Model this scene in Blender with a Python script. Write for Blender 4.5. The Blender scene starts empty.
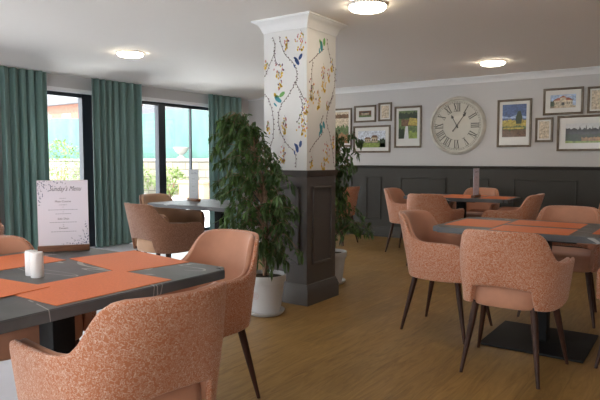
import bpy, bmesh, math, random
from mathutils import Vector, Matrix, Euler
PI = math.pi
S = bpy.context.scene
COL = S.collection

# ------------------------------------------------------------------ camera, world, sun, exposure
cam_d = bpy.data.cameras.new('camera'); cam = bpy.data.objects.new('camera', cam_d); COL.objects.link(cam)
F = 570.0
cam_d.sensor_fit = 'HORIZONTAL'; cam_d.sensor_width = 36.0; cam_d.lens = 36.0 * F / 600.0
cam_d.clip_start = 0.02; cam_d.clip_end = 300
yaw = math.atan(400 / 570.0); pitch = math.atan(40 / 570.0)
cam.location = (0, 0, 1.2)
cam.rotation_euler = (PI / 2 - pitch, 0, yaw)
S.camera = cam

W = bpy.data.worlds.new('sky'); S.world = W; W.use_nodes = True
wn = W.node_tree.nodes; wl = W.node_tree.links
for n in list(wn): wn.remove(n)
out = wn.new('ShaderNodeOutputWorld'); bg = wn.new('ShaderNodeBackground')
tc = wn.new('ShaderNodeTexCoord'); sx = wn.new('ShaderNodeSeparateXYZ'); rmp = wn.new('ShaderNodeValToRGB')
wl.new(tc.outputs['Generated'], sx.inputs[0]); wl.new(sx.outputs['Z'], rmp.inputs[0])
rmp.color_ramp.elements[0].position = 0.0; rmp.color_ramp.elements[0].color = (1.0, 0.975, 0.94, 1)
rmp.color_ramp.elements[1].position = 0.7; rmp.color_ramp.elements[1].color = (0.80, 0.88, 1.0, 1)
wl.new(rmp.outputs[0], bg.inputs[0]); bg.inputs[1].default_value = 3.4
wl.new(bg.outputs[0], out.inputs[0])

sd = bpy.data.lights.new('sun', 'SUN'); sun = bpy.data.objects.new('sun', sd); COL.objects.link(sun)
sd.energy = 5.0; sd.angle = math.radians(2); sd.color = (1.0, 0.95, 0.86)
sun.rotation_euler = Vector((0.30, -0.62, 1.0)).to_track_quat('Z', 'Y').to_euler()

S.view_settings.view_transform = 'Standard'; S.view_settings.look = 'None'
S.view_settings.gamma = 1.0; S.view_settings.use_curve_mapping = False
S.view_settings.exposure = 1.38
S.cycles.use_denoising = True
S.cycles.max_bounces = 8; S.cycles.diffuse_bounces = 5; S.cycles.glossy_bounces = 3
S.cycles.caustics_reflective = False; S.cycles.caustics_refractive = False
S.cycles.sample_clamp_indirect = 6.0
LAMP_E = 10.0

CEIL = 2.36
def portal(y0, y1, z0, z1, x):
    d = bpy.data.lights.new('window_portal', 'AREA'); d.shape = 'RECTANGLE'; d.size = y1 - y0; d.size_y = z1 - z0
    o = bpy.data.objects.new('window_portal', d); COL.objects.link(o)
    o.location = (x, (y0 + y1) / 2, (z0 + z1) / 2)
    o.rotation_euler = (PI / 2, 0, -PI / 2)
    d.cycles.is_portal = True
WINS = [(3.62, 4.84), (5.36, 7.32), (0.55, 2.55), (-2.3, -0.3)]  # first two in view; the other two are added openings for daylight
FWINS = [(-6.2, -4.2), (-3.4, -1.4), (-.6, 1.4)]  # glazing behind the camera, added as a source of fill daylight
for a, b in FWINS:
    d = bpy.data.lights.new('window_portal', 'AREA'); d.shape = 'RECTANGLE'; d.size = b - a; d.size_y = 2.1; d.cycles.is_portal = True
    o = bpy.data.objects.new('window_portal', d); COL.objects.link(o); o.location = ((a + b) / 2, -3.14, 1.07); o.rotation_euler = (PI / 2, 0, 0)
for a, b in WINS: portal(a, b, 0.02, 2.12, -6.98)

# ------------------------------------------------------------------ materials
MATS = {}
def newmat(name):
    m = bpy.data.materials.new(name); m.use_nodes = True; nt = m.node_tree
    b = nt.nodes['Principled BSDF']; MATS[name] = m
    return m, nt, b
def plain(name, col, rough=0.6, metal=0.0, spec=None, coat=0.0, noise=0.0, nscale=20, bump=0.0, bscale=200):
    m, nt, b = newmat(name)
    b.inputs['Base Color'].default_value = (*col, 1); b.inputs['Roughness'].default_value = rough
    b.inputs['Metallic'].default_value = metal
    if spec is not None: b.inputs['Specular IOR Level'].default_value = spec
    if coat: b.inputs['Coat Weight'].default_value = coat; b.inputs['Coat Roughness'].default_value = 0.03
    if noise or bump: tcn = nt.nodes.new('ShaderNodeTexCoord')
    if noise:
        n = nt.nodes.new('ShaderNodeTexNoise'); n.inputs['Scale'].default_value = nscale; n.inputs['Detail'].default_value = 5
        nt.links.new(tcn.outputs['Object'], n.inputs['Vector'])
        mx = ramp(nt, n.outputs['Fac'], [(0.3, tuple(c * (1 - noise) for c in col)), (0.7, tuple(min(1, c * (1 + noise)) for c in col))])
        nt.links.new(mx, b.inputs['Base Color'])
    if bump:
        n = nt.nodes.new('ShaderNodeTexNoise'); n.inputs['Scale'].default_value = bscale
        nt.links.new(tcn.outputs['Object'], n.inputs['Vector'])
        bp = nt.nodes.new('ShaderNodeBump'); bp.inputs['Strength'].default_value = bump; bp.inputs['Distance'].default_value = 0.002
        nt.links.new(n.outputs['Fac'], bp.inputs['Height']); nt.links.new(bp.outputs[0], b.inputs['Normal'])
    return m
def ramp(nt, src, stops):
    r = nt.nodes.new('ShaderNodeValToRGB'); el = r.color_ramp.elements
    while len(el) < len(stops): el.new(0.5)
    for e, (p, c) in zip(el, stops): e.position = p; e.color = (*c, 1)
    nt.links.new(src, r.inputs[0]); return r.outputs[0]
def mathn(nt, op, a, b=None):
    n = nt.nodes.new('ShaderNodeMath'); n.operation = op
    for i, v in enumerate((a, b)):
        if v is None: continue
        if isinstance(v, (int, float)): n.inputs[i].default_value = v
        else: nt.links.new(v, n.inputs[i])
    return n.outputs[0]
def mixc(nt, f, a, b):
    n = nt.nodes.new('ShaderNodeMix'); n.data_type = 'RGBA'
    if isinstance(f, (int, float)): n.inputs[0].default_value = f
    else: nt.links.new(f, n.inputs[0])
    for i, v in ((6, a), (7, b)):
        if isinstance(v, tuple): n.inputs[i].default_value = (*v, 1)
        else: nt.links.new(v, n.inputs[i])
    return n.outputs[2]
def noise(nt, vec, scale, detail=2, dist=0.0, rough=0.5):
    n = nt.nodes.new('ShaderNodeTexNoise'); n.inputs['Scale'].default_value = scale
    n.inputs['Detail'].default_value = detail; n.inputs['Distortion'].default_value = dist
    n.inputs['Roughness'].default_value = rough
    nt.links.new(vec, n.inputs['Vector']); return n.outputs['Fac']
def objco(nt, scale=(1, 1, 1), rot=(0, 0, 0), kind='Object'):
    t = nt.nodes.new('ShaderNodeTexCoord'); mp = nt.nodes.new('ShaderNodeMapping')
    mp.inputs['Scale'].default_value = scale; mp.inputs['Rotation'].default_value = rot
    nt.links.new(t.outputs[kind], mp.inputs['Vector']); return mp.outputs[0]

def speckle(name, base, fleck, scale=105, amount=0.060, thr=0.43):
    m, nt, b = newmat(name); v = objco(nt)
    n1 = noise(nt, v, scale, 1.0, 0.6); n2 = noise(nt, v, scale * 2.1, 1.0)
    d = mathn(nt, 'ABSOLUTE', mathn(nt, 'SUBTRACT', n1, 0.5))
    line = mathn(nt, 'LESS_THAN', d, amount * 0.5)
    br = mathn(nt, 'GREATER_THAN', n2, thr)
    f = mathn(nt, 'MULTIPLY', line, br)
    n3 = noise(nt, v, scale * 1.7, 2.0, 1.5)
    d3 = mathn(nt, 'LESS_THAN', mathn(nt, 'ABSOLUTE', mathn(nt, 'SUBTRACT', n3, 0.47)), amount * 0.38)
    f = mathn(nt, 'MAXIMUM', f, mathn(nt, 'MULTIPLY', d3, mathn(nt, 'GREATER_THAN', n1, 0.45)))
    c = mixc(nt, f, base, fleck)
    nt.links.new(c, b.inputs['Base Color']); b.inputs['Roughness'].default_value = 0.75
    b.inputs['Sheen Weight'].default_value = 0.25; b.inputs['Sheen Roughness'].default_value = 0.5
    bp = nt.nodes.new('ShaderNodeBump'); bp.inputs['Strength'].default_value = 0.35; bp.inputs['Distance'].default_value = 0.002
    nt.links.new(f, bp.inputs['Height']); nt.links.new(bp.outputs[0], b.inputs['Normal'])
    return m
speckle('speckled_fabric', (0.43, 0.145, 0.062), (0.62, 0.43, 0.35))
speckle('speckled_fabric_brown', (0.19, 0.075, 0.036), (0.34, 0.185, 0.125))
def velvet(name, col):
    m, nt, b = newmat(name); v = objco(nt)
    n = noise(nt, v, 9, 4); c = ramp(nt, n, [(0.3, tuple(x * 0.9 for x in col)), (0.7, tuple(x * 1.08 for x in col))])
    nt.links.new(c, b.inputs['Base Color']); b.inputs['Roughness'].default_value = 0.7
    b.inputs['Sheen Weight'].default_value = 0.4; b.inputs['Sheen Roughness'].default_value = 0.4
    return m
velvet('peach_fabric', (0.46, 0.215, 0.135)); velvet('tan_fabric', (0.42, 0.24, 0.14))
def wood(name, c1, c2, scale=(30, 30, 2), rough=0.35):
    m, nt, b = newmat(name); v = objco(nt, scale)
    n = noise(nt, v, 1.5, 6, 1.0); c = ramp(nt, n, [(0.3, c1), (0.7, c2)])
    nt.links.new(c, b.inputs['Base Color']); b.inputs['Roughness'].default_value = rough; b.inputs['Specular IOR Level'].default_value = 0.25
    return m
wood('walnut', (0.022, 0.008, 0.005), (0.055, 0.020, 0.012), rough=.5)
wood('menu_oak', (0.13, 0.055, 0.03), (0.21, 0.10, 0.058), (4, 4, 40), 0.5)
wood('frame_wood', (0.14, 0.11, 0.085), (0.22, 0.18, 0.14), (8, 8, 8), 0.5)

def stone_top():
    m, nt, b = newmat('slate_top'); v = objco(nt)
    n = noise(nt, v, 5, 6, 0.4); base = ramp(nt, n, [(0.3, (0.080, 0.082, 0.090)), (0.7, (0.135, 0.138, 0.146))])
    v2 = objco(nt, (1, 1, 1), (0, 0, 0.6))
    w = noise(nt, objco(nt, (.5, 2.2, 1), (0, 0, 0.6)), 1.8, 2, .5); d = mathn(nt, 'ABSOLUTE', mathn(nt, 'SUBTRACT', w, 0.5))
    vein = mathn(nt, 'LESS_THAN', d, 0.006)
    nk = noise(nt, v, 4.5, 2); vein = mathn(nt, 'MULTIPLY', vein, mathn(nt, 'GREATER_THAN', nk, 0.47))
    c = mixc(nt, vein, base, (0.34, 0.34, 0.34))
    nt.links.new(c, b.inputs['Base Color']); b.inputs['Roughness'].default_value = 0.42; b.inputs['Specular IOR Level'].default_value = 0.25
stone_top()
def mat_orange():
    m, nt, b = newmat('orange_mat'); v = objco(nt, (300, 90, 1)); v2 = objco(nt, (1, 1, 1))
    n = noise(nt, v, 1, 3); n2 = noise(nt, v2, 25, 4)
    c = ramp(nt, n, [(0.3, (0.60, 0.115, 0.022)), (0.7, (0.78, 0.19, 0.045))])
    c = mixc(nt, mathn(nt, 'MULTIPLY', n2, 0.25), c, (0.82, 0.26, 0.09))
    nt.links.new(c, b.inputs['Base Color']); b.inputs['Roughness'].default_value = 0.5
mat_orange()
def floor_wood():
    m, nt, b = newmat('oak_floor'); v = objco(nt, (1, 1, 1), (0, 0, PI / 2))
    bt = nt.nodes.new('ShaderNodeTexBrick'); nt.links.new(v, bt.inputs['Vector'])
    bt.inputs['Scale'].default_value = 1.0; bt.inputs['Brick Width'].default_value = 1.22; bt.inputs['Row Height'].default_value = 0.18
    bt.inputs['Mortar Size'].default_value = 0.0012; bt.inputs['Mortar Smooth'].default_value = 0.2; bt.inputs['Bias'].default_value = 0
    bt.inputs['Color1'].default_value = (0.88, 0.88, 0.88, 1); bt.inputs['Color2'].default_value = (1.08, 1.06, 1.03, 1)
    bt.inputs['Mortar'].default_value = (0.72, 0.68, 0.62, 1)
    g = objco(nt, (9, 1.0, 1)); n = noise(nt, g, 2.2, 6, 2.2, 0.62)
    c = ramp(nt, n, [(0.28, (0.19, 0.102, 0.029)), (0.5, (0.27, 0.158, 0.048)), (0.70, (0.35, 0.212, 0.072))])
    mm = nt.nodes.new('ShaderNodeMix'); mm.data_type = 'RGBA'; mm.blend_type = 'MULTIPLY'; mm.inputs[0].default_value = 1
    nt.links.new(c, mm.inputs[6]); nt.links.new(bt.outputs['Color'], mm.inputs[7])
    nt.links.new(mm.outputs[2], b.inputs['Base Color'])
    n2 = noise(nt, objco(nt), 3, 3); r = nt.nodes.new('ShaderNodeMapRange'); nt.links.new(n2, r.inputs[0])
    r.inputs[3].default_value = 0.34; r.inputs[4].default_value = 0.5; nt.links.new(r.outputs[0], b.inputs['Roughness'])
floor_wood()
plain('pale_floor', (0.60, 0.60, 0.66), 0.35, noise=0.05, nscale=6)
plain('wall_paint', (0.52, 0.51, 0.515), 0.75)
plain('ceiling_paint', (0.86, 0.82, 0.775), 0.8)
plain('white_gloss', (0.78, 0.78, 0.79), 0.4)
plain('dado_paint', (0.046, 0.043, 0.038), 0.5, spec=.3)
plain('pillar_paint', (0.085, 0.075, 0.073), 0.45, spec=.35)
plain('wallpaper_ground', (0.66, 0.65, 0.645), 0.6)
plain('dark_frame', (0.022, 0.028, 0.040), 0.35, metal=0.3)
plain('black_metal', (0.008, 0.008, 0.009), 0.6, spec=.2)
plain('ceramic_white', (0.82, 0.82, 0.84), 0.45)
plain('pot_white', (0.47, 0.47, 0.49), 0.35)
plain('emblem_pink', (0.45, 0.33, 0.33), 0.5)
plain('soil', (0.035, 0.022, 0.014), 0.95, noise=0.4, nscale=60)
plain('bark', (0.22, 0.135, 0.085), 0.85, noise=0.35, nscale=50)
plain('paper_white', (0.70, 0.69, 0.80), 0.5)
plain('paper_grey', (0.22, 0.23, 0.25), 0.5)
plain('ink', (0.05, 0.05, 0.10), 0.6)
plain('ink_blue', (0.10, 0.14, 0.26), 0.6)
plain('ink_pale', (0.30, 0.31, 0.40), 0.6)
plain('mount_white', (0.60, 0.59, 0.57), 0.3, coat=0.15)
plain('clock_rim', (0.52, 0.50, 0.45), 0.45, noise=0.12, nscale=14)
plain('clock_face', (0.50, 0.475, 0.41), 0.3, coat=0.4, noise=0.05, nscale=8)
plain('clock_ink', (0.05, 0.045, 0.04), 0.5)
for n_, c_ in dict(art_sky=(0.30, 0.40, 0.60), art_dark_sky=(0.06, 0.10, 0.24), art_cloud=(0.50, 0.54, 0.62), art_green=(0.10, 0.15, 0.05), art_dark_green=(0.02, 0.035, 0.015),
                   art_lawn=(0.22, 0.30, 0.06), art_yellow=(0.42, 0.33, 0.07), art_brown=(0.14, 0.075, 0.04), art_stone=(0.42, 0.34, 0.24), art_red=(0.32, 0.09, 0.05),
                   art_cream=(0.52, 0.44, 0.33), art_black=(0.03, 0.03, 0.035), art_white=(0.55, 0.56, 0.58), art_rust=(0.30, 0.16, 0.06)).items():
    plain(n_, c_, 0.35, coat=0.12, noise=0.08 if 'white' in n_ else 0.45, nscale=45)
for n_, c_ in dict(vine_brown=(0.10, 0.07, 0.06), bud_yellow=(0.72, 0.45, 0.03), bud_pink=(0.55, 0.20, 0.20), bud_plum=(0.14, 0.06, 0.12), bud_green=(0.22, 0.28, 0.06),
                   bird_blue=(0.03, 0.07, 0.22), bird_teal=(0.04, 0.26, 0.32), bird_green=(0.15, 0.38, 0.10)).items():
    plain(n_, c_, 0.6)

def curtain_mat():
    m, nt, b = newmat('curtain_teal'); v = objco(nt, (500, 500, 60)); n = noise(nt, v, 1, 2)
    c = ramp(nt, n, [(0.2, (0.098, 0.172, 0.160)), (0.8, (0.155, 0.245, 0.230))])
    nt.links.new(c, b.inputs['Base Color']); b.inputs['Roughness'].default_value = 0.7; b.inputs['Sheen Weight'].default_value = 0.3
    tr = nt.nodes.new('ShaderNodeBsdfTranslucent'); tr.inputs[0].default_value = (0.16, 0.50, 0.46, 1)
    mx = nt.nodes.new('ShaderNodeMixShader'); mx.inputs[0].default_value = 0.10
    o = nt.nodes['Material Output']; nt.links.new(b.outputs[0], mx.inputs[1]); nt.links.new(tr.outputs[0], mx.inputs[2]); nt.links.new(mx.outputs[0], o.inputs[0])
curtain_mat()
def leaf_mat(name, c1, c2):
    m, nt, b = newmat(name); n = noise(nt, objco(nt), 7, 3); c = ramp(nt, n, [(0.3, c1), (0.7, c2)])
    nt.links.new(c, b.inputs['Base Color']); b.inputs['Roughness'].default_value = 0.5
    tr = nt.nodes.new('ShaderNodeBsdfTranslucent'); tr.inputs[0].default_value = (0.10, 0.20, 0.03, 1)
    mx = nt.nodes.new('ShaderNodeMixShader'); mx.inputs[0].default_value = 0.2
    o = nt.nodes['Material Output']; nt.links.new(b.outputs[0], mx.inputs[1]); nt.links.new(tr.outputs[0], mx.inputs[2]); nt.links.new(mx.outputs[0], o.inputs[0])
leaf_mat('leaf_dark', (0.018, 0.042, 0.012), (0.052, 0.102, 0.026)); leaf_mat('leaf_mid', (0.04, 0.10, 0.02), (0.08, 0.16, 0.035)); leaf_mat('leaf_out', (0.10, 0.16, 0.03), (0.20, 0.24, 0.07))
def glass_mat():
    m, nt, b = newmat('window_glass')
    tr = nt.nodes.new('ShaderNodeBsdfTransparent'); gl = nt.nodes.new('ShaderNodeBsdfGlossy'); gl.inputs['Roughness'].default_value = 0.0
    tr.inputs[0].default_value = (0.97, 0.99, 0.99, 1)
    fr = nt.nodes.new('ShaderNodeFresnel'); fr.inputs[0].default_value = 1.25
    mx = nt.nodes.new('ShaderNodeMixShader'); nt.links.new(fr.outputs[0], mx.inputs[0]); nt.links.new(tr.outputs[0], mx.inputs[1]); nt.links.new(gl.outputs[0], mx.inputs[2])
    nt.links.new(mx.outputs[0], nt.nodes['Material Output'].inputs[0])
glass_mat()
def emis(name, col, st):
    m, nt, b = newmat(name); b.inputs['Emission Color'].default_value = (*col, 1); b.inputs['Emission Strength'].default_value = st
    b.inputs['Base Color'].default_value = (*col, 1)
emis('lamp_glass', (1.0, 0.88, 0.68), LAMP_E)
plain('lamp_rim', (0.80, 0.78, 0.74), 0.3)
# outdoors
def netting():
    m, nt, b = newmat('green_netting'); n = noise(nt, objco(nt, (1, 1, 0.5)), 2.0, 5); c = ramp(nt, n, [(0.3, (0.055, 0.125, 0.105)), (0.7, (0.085, 0.17, 0.145))])
    nt.links.new(c, b.inputs['Base Color']); b.inputs['Roughness'].default_value = 0.9
netting()
def stones():
    m, nt, b = newmat('garden_stone'); bt = nt.nodes.new('ShaderNodeTexBrick'); v = objco(nt, (1, 1, 1), (PI / 2, 0, 0)); nt.links.new(v, bt.inputs['Vector'])
    bt.inputs['Scale'].default_value = 1; bt.inputs['Brick Width'].default_value = 0.7; bt.inputs['Row Height'].default_value = 0.28; bt.inputs['Mortar Size'].default_value = 0.02
    bt.inputs['Color1'].default_value = (0.17, 0.145, 0.11, 1); bt.inputs['Color2'].default_value = (0.25, 0.225, 0.18, 1); bt.inputs['Mortar'].default_value = (0.10, 0.085, 0.065, 1)
    nt.links.new(bt.outputs[0], b.inputs['Base Color']); b.inputs['Roughness'].default_value = 0.9
stones()
plain('garden_coping', (0.24, 0.23, 0.21), 0.9); plain('paving', (0.70, 0.69, 0.67), 0.9, noise=0.1, nscale=2)
plain('house_brick', (0.22, 0.10, 0.07), 0.9, noise=0.25, nscale=6); plain('house_render', (0.35, 0.31, 0.28), 0.9); plain('roof_slate', (0.09, 0.09, 0.10), 0.8)
plain('planter_clay', (0.30, 0.18, 0.11), 0.8); plain('urn_stone', (0.27, 0.26, 0.24), 0.85)

# ------------------------------------------------------------------ mesh helpers
def link(name, bm, mats, parent=None, loc=None, smooth=True, angle=35):
    me = bpy.data.meshes.new(name)
    bmesh.ops.recalc_face_normals(bm, faces=bm.faces[:]) if getattr(bm, 'fixn', True) is True and not NOFIX[0] else None
    bm.to_mesh(me); bm.free()
    if isinstance(mats, str): mats = [mats]
    for m in mats: me.materials.append(MATS[m])
    if smooth:
        for p in me.polygons: p.use_smooth = True
        try: me.set_sharp_from_angle(angle=math.radians(angle))
        except Exception: pass
    o = bpy.data.objects.new(name, me); COL.objects.link(o)
    if parent: o.parent = parent
    if loc: o.location = loc
    return o
NOFIX = [False]
def BM(): return bmesh.new()
def box(bm, x0, y0, z0, x1, y1, z1, mi=0, bev=0.0, seg=2, M=None):
    r = bmesh.ops.create_cube(bm, size=1.0)
    vs = r['verts']
    for v in vs:
        v.co = Vector(((x0 + x1) / 2 + v.co.x * (x1 - x0), (y0 + y1) / 2 + v.co.y * (y1 - y0), (z0 + z1) / 2 + v.co.z * (z1 - z0)))
    fs = list({f for v in vs for f in v.link_faces})
    if bev:
        es = list({e for v in vs for e in v.link_edges})
        r2 = bmesh.ops.bevel(bm, geom=es, offset=bev, segments=seg, affect='EDGES', profile=0.5)
        vs = list({v for f in r2['faces'] for v in f.verts} | {v for v in vs if v.is_valid})
        fs = list({f for v in vs for f in v.link_faces})
    for f in fs: f.material_index = mi
    if M is not None:
        for v in vs: v.co = M @ v.co
    return vs
def cone(bm, p0, p1, r0, r1, seg=12, mi=0, caps=True):
    p0 = Vector(p0); p1 = Vector(p1); d = (p1 - p0); q = d.to_track_quat('Z', 'Y').to_matrix()
    rings = []
    for p, r in ((p0, r0), (p1, r1)):
        rings.append([bm.verts.new(p + q @ Vector((math.cos(2 * PI * i / seg) * r, math.sin(2 * PI * i / seg) * r, 0))) for i in range(seg)])
    fs = []
    for i in range(seg):
        j = (i + 1) % seg; fs.append(bm.faces.new((rings[0][i], rings[0][j], rings[1][j], rings[1][i])))
    if caps: fs.append(bm.faces.new(rings[0][::-1])); fs.append(bm.faces.new(rings[1]))
    for f in fs: f.material_index = mi
def tube(bm, pts, rads, seg=6, mi=0):
    rings = []
    for i, p in enumerate(pts):
        a = Vector(pts[max(0, i - 1)]); b = Vector(pts[min(len(pts) - 1, i + 1)])
        q = (b - a).to_track_quat('Z', 'Y').to_matrix(); r = rads[i] if isinstance(rads, (list, tuple)) else rads
        rings.append([bm.verts.new(Vector(p) + q @ Vector((math.cos(2 * PI * k / seg) * r, math.sin(2 * PI * k / seg) * r, 0))) for k in range(seg)])
    for a, b in zip(rings, rings[1:]):
        # align the ring start to limit twist
        off = min(range(seg), key=lambda s: (a[0].co - b[s].co).length); b[:] = b[off:] + b[:off]
        for k in range(seg):
            f = bm.faces.new((a[k], a[(k + 1) % seg], b[(k + 1) % seg], b[k])); f.material_index = mi
    for f in (bm.faces.new(rings[0][::-1]), bm.faces.new(rings[-1])): f.material_index = mi
def lathe(bm, prof, seg=40, mi=0, c=(0, 0, 0)):
    rings = []
    for r, z in prof:
        if r < 1e-6: rings.append([bm.verts.new((c[0], c[1], c[2] + z))])
        else: rings.append([bm.verts.new((c[0] + r * math.cos(2 * PI * i / seg), c[1] + r * math.sin(2 * PI * i / seg), c[2] + z)) for i in range(seg)])
    for a, b in zip(rings, rings[1:]):
        for i in range(seg):
            j = (i + 1) % seg
            if len(a) == 1 and len(b) == 1: continue
            if len(a) == 1: f = bm.faces.new((a[0], b[j], b[i]))
            elif len(b) == 1: f = bm.faces.new((a[i], a[j], b[0]))
            else: f = bm.faces.new((a[i], a[j], b[j], b[i]))
            f.material_index = mi
def prism(bm, pts, y0, y1, mi=0):
    """pts: (x,z) outline; extruded between y0 and y1"""
    a = [bm.verts.new((x, y0, z)) for x, z in pts]; b = [bm.verts.new((x, y1, z)) for x, z in pts]
    fs = [bm.faces.new(a), bm.faces.new(b[::-1])]
    n = len(pts)
    for i in range(n): fs.append(bm.faces.new((a[i], b[i], b[(i + 1) % n], a[(i + 1) % n])))
    for f in fs: f.material_index = mi
def sweep(bm, path, prof, mi=0, closed=False):
    """sweep (offset_out, z) profile along mitred 2-D path; out = right of travel"""
    n = len(path); rings = []
    for i, p in enumerate(path):
        p = Vector(p)
        if closed: a = Vector(path[i - 1]); b = Vector(path[(i + 1) % n])
        else: a = Vector(path[max(0, i - 1)]); b = Vector(path[min(n - 1, i + 1)])
        d0 = (p - a).normalized() if (p - a).length else (b - p).normalized(); d1 = (b - p).normalized() if (b - p).length else d0
        n0 = Vector((d0.y, -d0.x)); n1 = Vector((d1.y, -d1.x)); nn = (n0 + n1); nn = nn / max(0.3, nn.length_squared / 2)
        rings.append([bm.verts.new((p.x + nn.x * o, p.y + nn.y * o, z)) for o, z in prof])
    m = len(prof)
    for i in range(n if closed else n - 1):
        a = rings[i]; b = rings[(i + 1) % n]
        for k in range(m):
            f = bm.faces.new((a[k], b[k], b[(k + 1) % m], a[(k + 1) % m])); f.material_index = mi
    if not closed: bm.faces.new(rings[0][::-1]).material_index = mi; bm.faces.new(rings[-1]).material_index = mi
def empty(name, label, cat, loc=(0, 0, 0), rz=0, group=None):
    o = bpy.data.objects.new(name, None); COL.objects.link(o); o.empty_display_size = 0.1
    o.location = loc; o.rotation_euler = (0, 0, rz); o['label'] = label; o['category'] = cat
    if group: o['group'] = group
    return o
def tag(o, label, cat, group=None):
    o['label'] = label; o['category'] = cat
    if group: o['group'] = group
    return o
def struct(name, bm, mats, **k):
    o = link(name, bm, mats, **k); o['kind'] = 'structure'; return o
def dup(root, loc, rz, label, group=None, mats=None):
    def cp(o, par):
        c = o.copy(); COL.objects.link(c)
        if par: c.parent = par
        if mats and c.type == 'MESH' and c.name.split('.')[0] in mats:
            c.data = mats[c.name.split('.')[0]]
        for ch in list(o.children): cp(ch, c)
        return c
    r = cp(root, None); r.location = loc; r.rotation_euler = (0, 0, rz); r['label'] = label
    if group: r['group'] = group
    return r

# ------------------------------------------------------------------ the room shell
XW = -6.8; YB = 8.05; XR = 3.2; YF = -3.0; XS = -3.16
def slab(pts, z0, z1):
    bm = BM(); a = [bm.verts.new((x, y, z0)) for x, y in pts]; b = [bm.verts.new((x, y, z1)) for x, y in pts]; n = len(pts)
    bm.faces.new(a); bm.faces.new(b)
    for i in range(n): bm.faces.new((a[i], a[(i + 1) % n], b[(i + 1) % n], b[i]))
    return bm
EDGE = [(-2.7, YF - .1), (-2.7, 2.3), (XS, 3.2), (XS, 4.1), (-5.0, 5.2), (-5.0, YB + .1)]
struct('floor', slab(EDGE + [(XR + .1, YB + .1), (XR + .1, YF - .1)], -.12, 0), 'oak_floor', smooth=False)
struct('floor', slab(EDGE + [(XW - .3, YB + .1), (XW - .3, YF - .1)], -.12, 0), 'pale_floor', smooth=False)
# ceiling: flat, dropping in a soft slope towards the window wall
bm = BM()
prof = [(XR + .1, CEIL), (-6.12, CEIL), (-6.22, CEIL - .006), (-6.42, CEIL - .032), (-6.56, CEIL - .06), (-6.60, CEIL - .066), (XW - .3, CEIL - .066), (XW - .3, CEIL + .25), (XR + .1, CEIL + .25)]
prism(bm, prof, YF - .1, YB + .1); struct('ceiling', bm, 'ceiling_paint', angle=20)
bm = BM(); box(bm, XW - .3, YB, 0, XR + .1, YB + .15, CEIL); struct('wall_back', bm, 'wall_paint', smooth=False)
bm = BM(); box(bm, XR, YF, 0, XR + .12, YB, CEIL); struct('wall_right', bm, 'wall_paint', smooth=False)
HEAD = 2.13
bm = BM(); cur = XW - .3
for a, b in FWINS:
    box(bm, cur, YF - .12, 0, a, YF, CEIL - .07); box(bm, a, YF - .12, HEAD, b, YF, CEIL - .07); cur = b
box(bm, cur, YF - .12, 0, XR + .1, YF, CEIL - .07); box(bm, XW, YF - .12, CEIL - .07, XR + .1, YF, CEIL)
struct('wall_front', bm, 'wall_paint', smooth=False)
for k, (a, b) in enumerate(FWINS):  # unseen glazed doors, put in to brighten the room from behind
    e = bpy.data.objects.new('door_%d' % (k + 1), None); COL.objects.link(e); e['kind'] = 'structure'; e.location = ((a + b) / 2, YF - .06, 0); hw = (b - a) / 2
    fr = BM()
    for x in (-hw, -.035, hw - .07): box(fr, x, -.03, 0, x + .07, .03, HEAD)
    box(fr, -hw, -.03, HEAD - .07, hw, .03, HEAD); box(fr, -hw, -.03, 0, hw, .03, .07); link('door_frame', fr, 'dark_frame', e, smooth=False)
    g = BM(); box(g, -hw + .02, -.003, .02, hw - .02, .003, HEAD - .02); link('door_pane', g, 'window_glass', e, smooth=False)
bm = BM()
ys = sorted(WINS); cur = YF
for a, b in ys:
    box(bm, XW - .3, cur, 0, XW, a, CEIL - .066); box(bm, XW - .3, a, HEAD, XW, b, CEIL - .066); cur = b
box(bm, XW - .3, cur, 0, XW, YB, CEIL - .066)
struct('wall_left', bm, 'wall_paint', smooth=False)
# windows; the last two are unseen, added for more daylight
for k, (a, b) in enumerate(WINS):
    e = bpy.data.objects.new('window_%d' % (k + 1), None); COL.objects.link(e); e['kind'] = 'structure'; e.location = (XW - .12, (a + b) / 2, 0)
    lin = BM(); hw = (b - a) / 2
    for y in (-hw, hw - .012): box(lin, -.02, y, 0, .12, y + .012, HEAD)
    box(lin, -.02, -hw, HEAD - .042, .135, hw, HEAD + .004)
    link('window_reveal', lin, 'white_gloss', e, smooth=False)
    fr = BM(); t = .05
    hw2 = hw - .012; ht = HEAD - .042
    for y in (-hw2, hw2 - t): box(fr, -.04, y, 0.0, .03, y + t, ht)
    box(fr, -.04, -hw2, ht - t, .03, hw2, ht); box(fr, -.04, -hw2, 0, .03, hw2, .045)
    if k == 0: box(fr, -.05, hw2 - .155, 0, .04, hw2, ht)
    if k == 1: 
        y0 = 6.0 - (a + b) / 2; box(fr, -.05, y0, 0, .04, y0 + .14, ht)
        y1 = 6.70 - (a + b) / 2; box(fr, -.03, y1, 0, .02, y1 + .022, ht)
    if k > 1: box(fr, -.05, -.07, 0, .04, .07, ht)
    link('window_frame', fr, 'dark_frame', e, smooth=False)
    g = BM(); box(g, -.004, -hw2 + .02, .02, .002, hw2 - .02, ht - .02); link('window_pane', g, 'window_glass', e, smooth=False)

# crown moulding on the back, right and front walls
crown = [(0, CEIL), (0, CEIL - .085), (.010, CEIL - .085), (.014, CEIL - .07), (.03, CEIL - .045), (.055, CEIL - .02), (.072, CEIL - .012), (.075, CEIL)]
bm = BM(); sweep(bm, [(XW, YB), (XR, YB)], [(o, z) for o, z in crown]); struct('trim_2', bm, 'white_gloss')
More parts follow.
